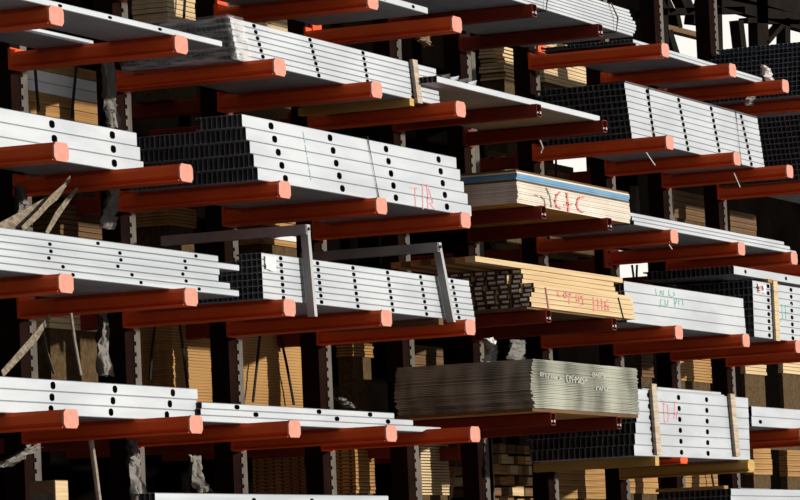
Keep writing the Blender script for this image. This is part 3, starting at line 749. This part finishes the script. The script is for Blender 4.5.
for a, lb in (([(35, 66), (37, 92), (39, 112)], 'dark cord down the wrapped pack at the upper left, left one'), ([(77, 62), (74, 92), (72, 118)], 'dark cord down the wrapped pack at the upper left, right one'),
              ([(155, 326), (152, 352), (150, 380)], 'thin dark cable beside the tan pile at the left'), ([(180, 325), (184, 356), (188, 390)], 'dark cable hanging in front of the tan pile at the left'), ([(260, 335), (257, 365), (253, 402)], 'dark cable, left of the pair before the tan pile'),
              ([(280, 333), (287, 366), (294, 405)], 'dark cable, right of the pair before the tan pile'), ([(632, 265), (634, 280), (634.5, 295)], 'dark cable, left of two against the bright opening'), ([(637, 265), (636.5, 280), (636, 295)], 'dark cable, right of two against the bright opening'),
              ([(185, -2), (184, 18)], 'dark cord in front of the tan pile at the top left'), ([(710, 465), (714, 488)], 'dark cord before the tan pile under the right ochre bearer'), ([(305, 455), (309, 492)], 'dark cord before the tan pile low at the bottom'),
              ([(590, 160), (590, 182)], 'dark cord beside the bright slot, right'), ([(556, 158), (556, 182)], 'dark cord beside the bright slot, left')):
    cord(pp(a, 1.66), .012, M['black'], lb, 'cable', name='hanging_cable')
for a, lb in (([(646, 152), (650, 158), (655, 165)], 'short white string under the nine-row stack, left'), ([(734, 173), (737, 180), (740, 187)], 'short white string under the nine-row stack, right'), ([(668, 243), (672, 249)], 'short white string under the long tracks')):
    cord(pp(a, .3), .006, M['paper'], lb, 'string', name='loose_string')
cord(pp([(540, 140), (543, 148), (541, 153)], .25), .007, M['paper'], 'short white string under the pale load', 'string', name='loose_string')
ribbon(pp([(462, 445), (455, 470), (450, 500)], 1.6), .07, M['strap'], 'grey brown strap leaning at the bottom centre', twist=.1)
# grey plastic twisted down the columns
def drape(lst, Y, w, label, seed, name='plastic_wrap', n=9, material=None):
    rnd = random.Random(seed); pts = pp(lst, Y); b = MB(); m = 14; rows = []
    L_ = len(pts)
    for j in range(m+1):
        t = j/m*(L_-1); i = min(int(t), L_-2); p = pts[i].lerp(pts[i+1], t-i)
        ww = w[min(len(w)-1, int(j/m*len(w)))] if isinstance(w, (list, tuple)) else w
        rows.append([p+Vector(((k/(n-1)-.5)*ww*1.5+rnd.uniform(-.006, .006), rnd.uniform(-.015, .015)-.03*math.sin(k*1.9+j*.4), rnd.uniform(-.01, .01))) for k in range(n)])
    vs = [v for r in rows for v in r]; fs = []
    for j in range(m):
        for k in range(n-1): fs.append((j*n+k, j*n+k+1, (j+1)*n+k+1, (j+1)*n+k))
    nn = len(vs); vs += [v+Vector((0, .006, 0)) for v in vs]; fs += [tuple(nn+i for i in reversed(f)) for f in fs]
    b.add(vs, fs); o = b.build(name, material or M['plastic'], origin=pts[-1], smooth=True); return tag(o, label, 'plastic sheet')
drape([(107, 60), (110, 95), (114, 128)], 1.25, [.12, .10, .08], 'grey plastic hanging beside the second column, upper left', 1)
drape([(113, 186), (112, 205), (108, 228)], 1.2, [.10, .13, .10], 'torn grey plastic hanging by the second column below the third highest level', 2)
drape([(102, 312), (104, 340), (106, 376)], 1.2, [.07, .10, .09], 'grey plastic twisted down the second column, fourth highest level', 3)
drape([(132, 440), (134, 465), (140, 500)], 1.25, [.08, .10, .10], 'grey plastic hanging down beside the second column at the bottom left', 4)
drape([(34, 446), (18, 458), (2, 466)], .8, [.14, .14, .12], 'grey plastic tatters at the left edge of the lowest level', 5)
drape([(18, 186), (22, 205), (26, 226)], 1.25, [.08, .08, .06], 'grey plastic hanging beside the first column', 6)
drape([(193, 455), (196, 475), (205, 492)], 1.3, [.12, .14, .12], 'crumpled grey plastic behind the bottom stack', 7)
drape([(488, 338), (494, 350), (489, 363)], .9, [.12, .10, .12], 'crumpled white plastic on the grey-green boards, left', 8, material=M['paper'])
drape([(516, 340), (518, 350), (516, 361)], .7, [.22, .25, .2], 'crumpled grey bag on the grey-green boards', 9)
drape([(756, 90), (751, 97), (748, 105)], .5, [.10, .14, .08], 'crumpled tan bag hanging under the right end of the thin load', 10)
drape([(764, 66), (768, 74), (771, 82)], .25, [.10, .12, .06], 'torn white plastic at the right end of the thin load', 11, material=M['paper'])
drape([(420, 32), (424, 40), (428, 46)], .6, [.22, .16, .08], 'tan paper hanging under the arm at the top centre', 12, material=M['card'])
drape([(338, 398), (346, 403), (352, 407)], 1.0, [.10, .10, .06], 'crumpled plastic on the low three-row stack', 13)
# clear film round the end of the seven-row stack
def wrapfilm():
    t = thing('stretch_wrap', 'clear stretch film wrapped round the left end of the seven-row stack, upper left', 'plastic film', (xwb, Yb, zb))
    rnd = random.Random(3); b = MB(); n, m = 16, 9; top = zb+7*wb
    path = []
    for i in range(n+1):                    # round the end: down the back, along the end, round to the front
        u = i/n
        path.append((xwb-.05, lerp(Yb+.95, Yb-.02, u)))
    for k in range(1, 5): path.append((xwb+.22*k/4, Yb-.012))
    rows = []
    for j in range(m+1):
        v = j/m
        rows.append([Vector((x+rnd.uniform(-.025, .015)-(.06*math.sin(v*math.pi)*rnd.random() if y > Yb else 0)+(.14*(1-v) if y > Yb-.015 else 0), y-rnd.uniform(0, .008), lerp(zb-.012, top+.012, v))) for x, y in path])
    L = len(path); vs = [p for r in rows for p in r]; fs = [(j*L+i, j*L+i+1, (j+1)*L+i+1, (j+1)*L+i) for j in range(m) for i in range(L-1)]
    b.add(vs, fs); b.build('end_film', M['film'], t, smooth=True)
    f = MB(); vs = []; fs = []; n2 = 8         # the flap that goes under the stack
    for i in range(n2+1):
        for k in range(n2+1):
            vs.append((xwb-.05+1.15*k/n2, Yb+.95*i/n2, zb-.012-rnd.uniform(0, .012)))
    for i in range(n2):
        for k in range(n2): fs.append((i*(n2+1)+k, i*(n2+1)+k+1, (i+1)*(n2+1)+k+1, (i+1)*(n2+1)+k))
    f.add(vs, fs); f.build('under_film', M['film'], t, smooth=True)
xwb = X(230, 20, Yb)-.02
wrapfilm()
# loose offcuts left on the thin pale load
for i, (px, py) in enumerate(((441, 84), (450, 88), (459, 91), (468, 94))):
    p = P(px, py, .25); b = MB(); z = rtop(1)+.055
    b.hexa([(p.x-.12, .2, z), (p.x+.1, .24, z), (p.x+.1, .30, z), (p.x-.12, .26, z), (p.x-.1, .2, z+.05), (p.x+.14, .22, z+.09), (p.x+.14, .28, z+.09), (p.x-.1, .26, z+.06)])
    tag(b.build('metal_offcut', M['dark_junk'] if i % 2 == 0 else M['galv'], origin=(p.x, .24, z)), '%s metal offcut on the left end of the thin pale load, %s from the left' % ('dark' if i % 2 == 0 else 'shiny', ORD[i]), 'offcut', 'offcuts on the thin pale load')
# wrapped package at the bottom left
pk = P(55, 480, .8); zpk = ltop(5)
board('timber_pack', (CX[0]-.3, .75, zpk), (CX[1]+.3, 1.2, pk.z-.32), BR, 'brown timber pack under the cardboard package at the lower left', 'timber', None)
t = thing('package', 'brown cardboard package with pale side at the lower left corner', 'package', (pk.x, .8, pk.z-.32))
b = MB(); b.box((pk.x, .803, pk.z-.32), (P(68, 482, .8).x, 1.0, pk.z)); b.build('carton', M['card'], t)
b = MB(); b.box((pk.x+.004, .8, pk.z-.32), (P(68, 482, .8).x-.004, .803, pk.z-.006)); o = b.build('pale_side', M['tan_pale'], t); o['label'] = 'pale front side'
b = MB(); b.box((pk.x-.003, .82, pk.z-.2), (pk.x, .98, pk.z-.09)); o = b.build('side_label', M['plastic'], t); o['label'] = 'grey printed label'
# grey post between timber piles (an upright stands behind the arms)
for px, y0, y1, lb in ((409, 335, 372, 'pale grey post left of the dark board pile'), (418, 445, 505, 'pale grey post at the bottom centre, left'), (489, 437, 505, 'pale grey post at the bottom centre, right'), (473, 52, 88, 'dim grey post below the rounded bundle'), (637, 186, 215, 'pale post right of the plywood'), (672, 190, 216, 'pale post under the nine-row stack')):
    a, c = P(px, y0, 1.62), P(px, y1, 1.62); b = MB(); z_ = rtop(2) if px > 600 else 0
    b.box((a.x-.05, 1.62, z_), (a.x+.05, 1.68, a.z)); o = b.build('timber_post', M['plate'], origin=(a.x, 1.65, z_)); tag(o, lb, 'post', 'grey posts behind the arms')
# orange brackets on the columns, each bolted on
for px, py, lb in ((219, 7, 'orange bracket on the column behind the wrapped stack, left'), (314, 28, 'orange bracket beside the pale pile at the top'), (539, 55, 'orange bracket on the column below the rounded bundle'), (608, 73, 'orange bracket above the nine-row stack'), (606, 258, 'orange bracket left of the bright opening')):
    p = P(px, py, YR); b = MB(); b.box((p.x-.09, YR-.03, p.z-.1), (p.x+.09, YR-.008, p.z+.1)); t = thing('column_bracket', lb, 'bracket', (p.x, YR, p.z), 'orange column brackets')
    b.build('plate', M['red'], t); b = MB()
    for s in (-.06, .06): b.tube([(p.x, YR-.045, p.z+s), (p.x, YR-.02, p.z+s)], .014, 6)
    b.build('bolts', M['dark_junk'], t)

# ------------------------------------------------------------------ setting
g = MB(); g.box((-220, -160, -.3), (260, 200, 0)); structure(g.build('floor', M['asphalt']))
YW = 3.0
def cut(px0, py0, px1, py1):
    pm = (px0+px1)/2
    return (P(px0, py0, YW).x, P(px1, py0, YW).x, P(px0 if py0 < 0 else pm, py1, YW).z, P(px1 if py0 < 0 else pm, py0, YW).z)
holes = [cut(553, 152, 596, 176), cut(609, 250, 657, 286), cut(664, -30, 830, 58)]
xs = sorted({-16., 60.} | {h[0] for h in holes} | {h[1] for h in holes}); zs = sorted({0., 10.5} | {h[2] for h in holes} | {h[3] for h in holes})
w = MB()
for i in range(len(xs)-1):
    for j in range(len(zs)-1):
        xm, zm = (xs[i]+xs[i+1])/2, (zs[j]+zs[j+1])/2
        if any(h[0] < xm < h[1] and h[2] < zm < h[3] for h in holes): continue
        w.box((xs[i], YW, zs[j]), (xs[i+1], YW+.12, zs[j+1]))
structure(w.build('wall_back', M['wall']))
# roof truss seen through the upper right opening
t = thing('roof_truss', 'dark steel roof truss against the bright sky, upper right', 'roof truss', P(730, 56, 2.8))
def member(name, a, c, th, d=.12, material=None):
    Yt = 2.8; p, q = P(*a, Yt), P(*c, Yt); dx, dz = q.x-p.x, q.z-p.z
    px_a = (c[0]-a[0], c[1]-a[1]); l = math.hypot(*px_a); nx, ny = -px_a[1]/l*th/2, px_a[0]/l*th/2
    b = MB(); v = [P(x, y, Yt) for x, y in ((a[0]+nx, a[1]+ny), (c[0]+nx, c[1]+ny), (c[0]-nx, c[1]-ny), (a[0]-nx, a[1]-ny))]
    b.hexa([(q_.x, Yt, q_.z) for q_ in v]+[(q_.x, Yt+d, q_.z) for q_ in v]); b.build(name, material or M['truss'], t)
member('bottom_chord', (655, 12), (745, 10), 7); member('rafter', (716, -2), (835, 32), 14); member('top_chord', (655, -14), (835, -14), 10)
member('tie_beam', (668, 27), (712, 38), 5, material=M['brown'])
member('roof_sheet', (716, -20), (835, 4), 34); member('post', (762, -5), (764, 62), 11); member('post', (665, -10), (667, 60), 5); member('post', (788, 18), (788, 62), 5); member('post', (714, -10), (716, 62), 15)
member('brace', (741, 20), (746, 62), 5); member('brace', (785, 23), (768, 43), 4)
member('brace', (663, -10), (673, 12), 6); member('brace', (682, -10), (692, 12), 9); member('brace', (712, -8), (703, 12), 7); member('brace', (670, 30), (680, 62), 5); member('brace', (678, 14), (681, 28), 4)
member('rail', (748, 20), (800, 22), 5); member('rail', (694, 19), (712, 21), 9)

# ------------------------------------------------------------------ light
world = bpy.data.worlds.new('sky'); scene.world = world; world.use_nodes = True
nt = world.node_tree; bg = nt.nodes['Background']
tc = nt.nodes.new('ShaderNodeTexCoord'); sep = nt.nodes.new('ShaderNodeSeparateXYZ'); nt.links.new(tc.outputs['Generated'], sep.inputs[0])
mr = nt.nodes.new('ShaderNodeMapRange'); mr.interpolation_type = 'SMOOTHSTEP'; mr.inputs['From Min'].default_value = .5; mr.inputs['From Max'].default_value = .9
nt.links.new(sep.outputs['X'], mr.inputs['Value'])
rp = nt.nodes.new('ShaderNodeValToRGB'); rp.color_ramp.elements[0].color = (.235, .245, .265, 1); rp.color_ramp.elements[1].color = (1.0, .97, .90, 1)
nt.links.new(mr.outputs[0], rp.inputs[0]); nt.links.new(rp.outputs[0], bg.inputs['Color']); bg.inputs['Strength'].default_value = 1.0
sun = bpy.data.lights.new('sun', 'SUN'); so = bpy.data.objects.new('sun', sun); COL.objects.link(so)
AZ, EL = R_(27), R_(6)
sd = Vector((math.sin(AZ)*math.cos(EL), -math.cos(AZ)*math.cos(EL), math.sin(EL)))
so.rotation_euler = sd.to_track_quat('Z', 'Y').to_euler()
sun.energy = 4.0; sun.angle = R_(1.5); sun.color = (1, .95, .87)
vs_ = scene.view_settings
vs_.view_transform = 'Standard'; vs_.look = 'None'; vs_.gamma = 1; vs_.use_curve_mapping = False; vs_.exposure = 0
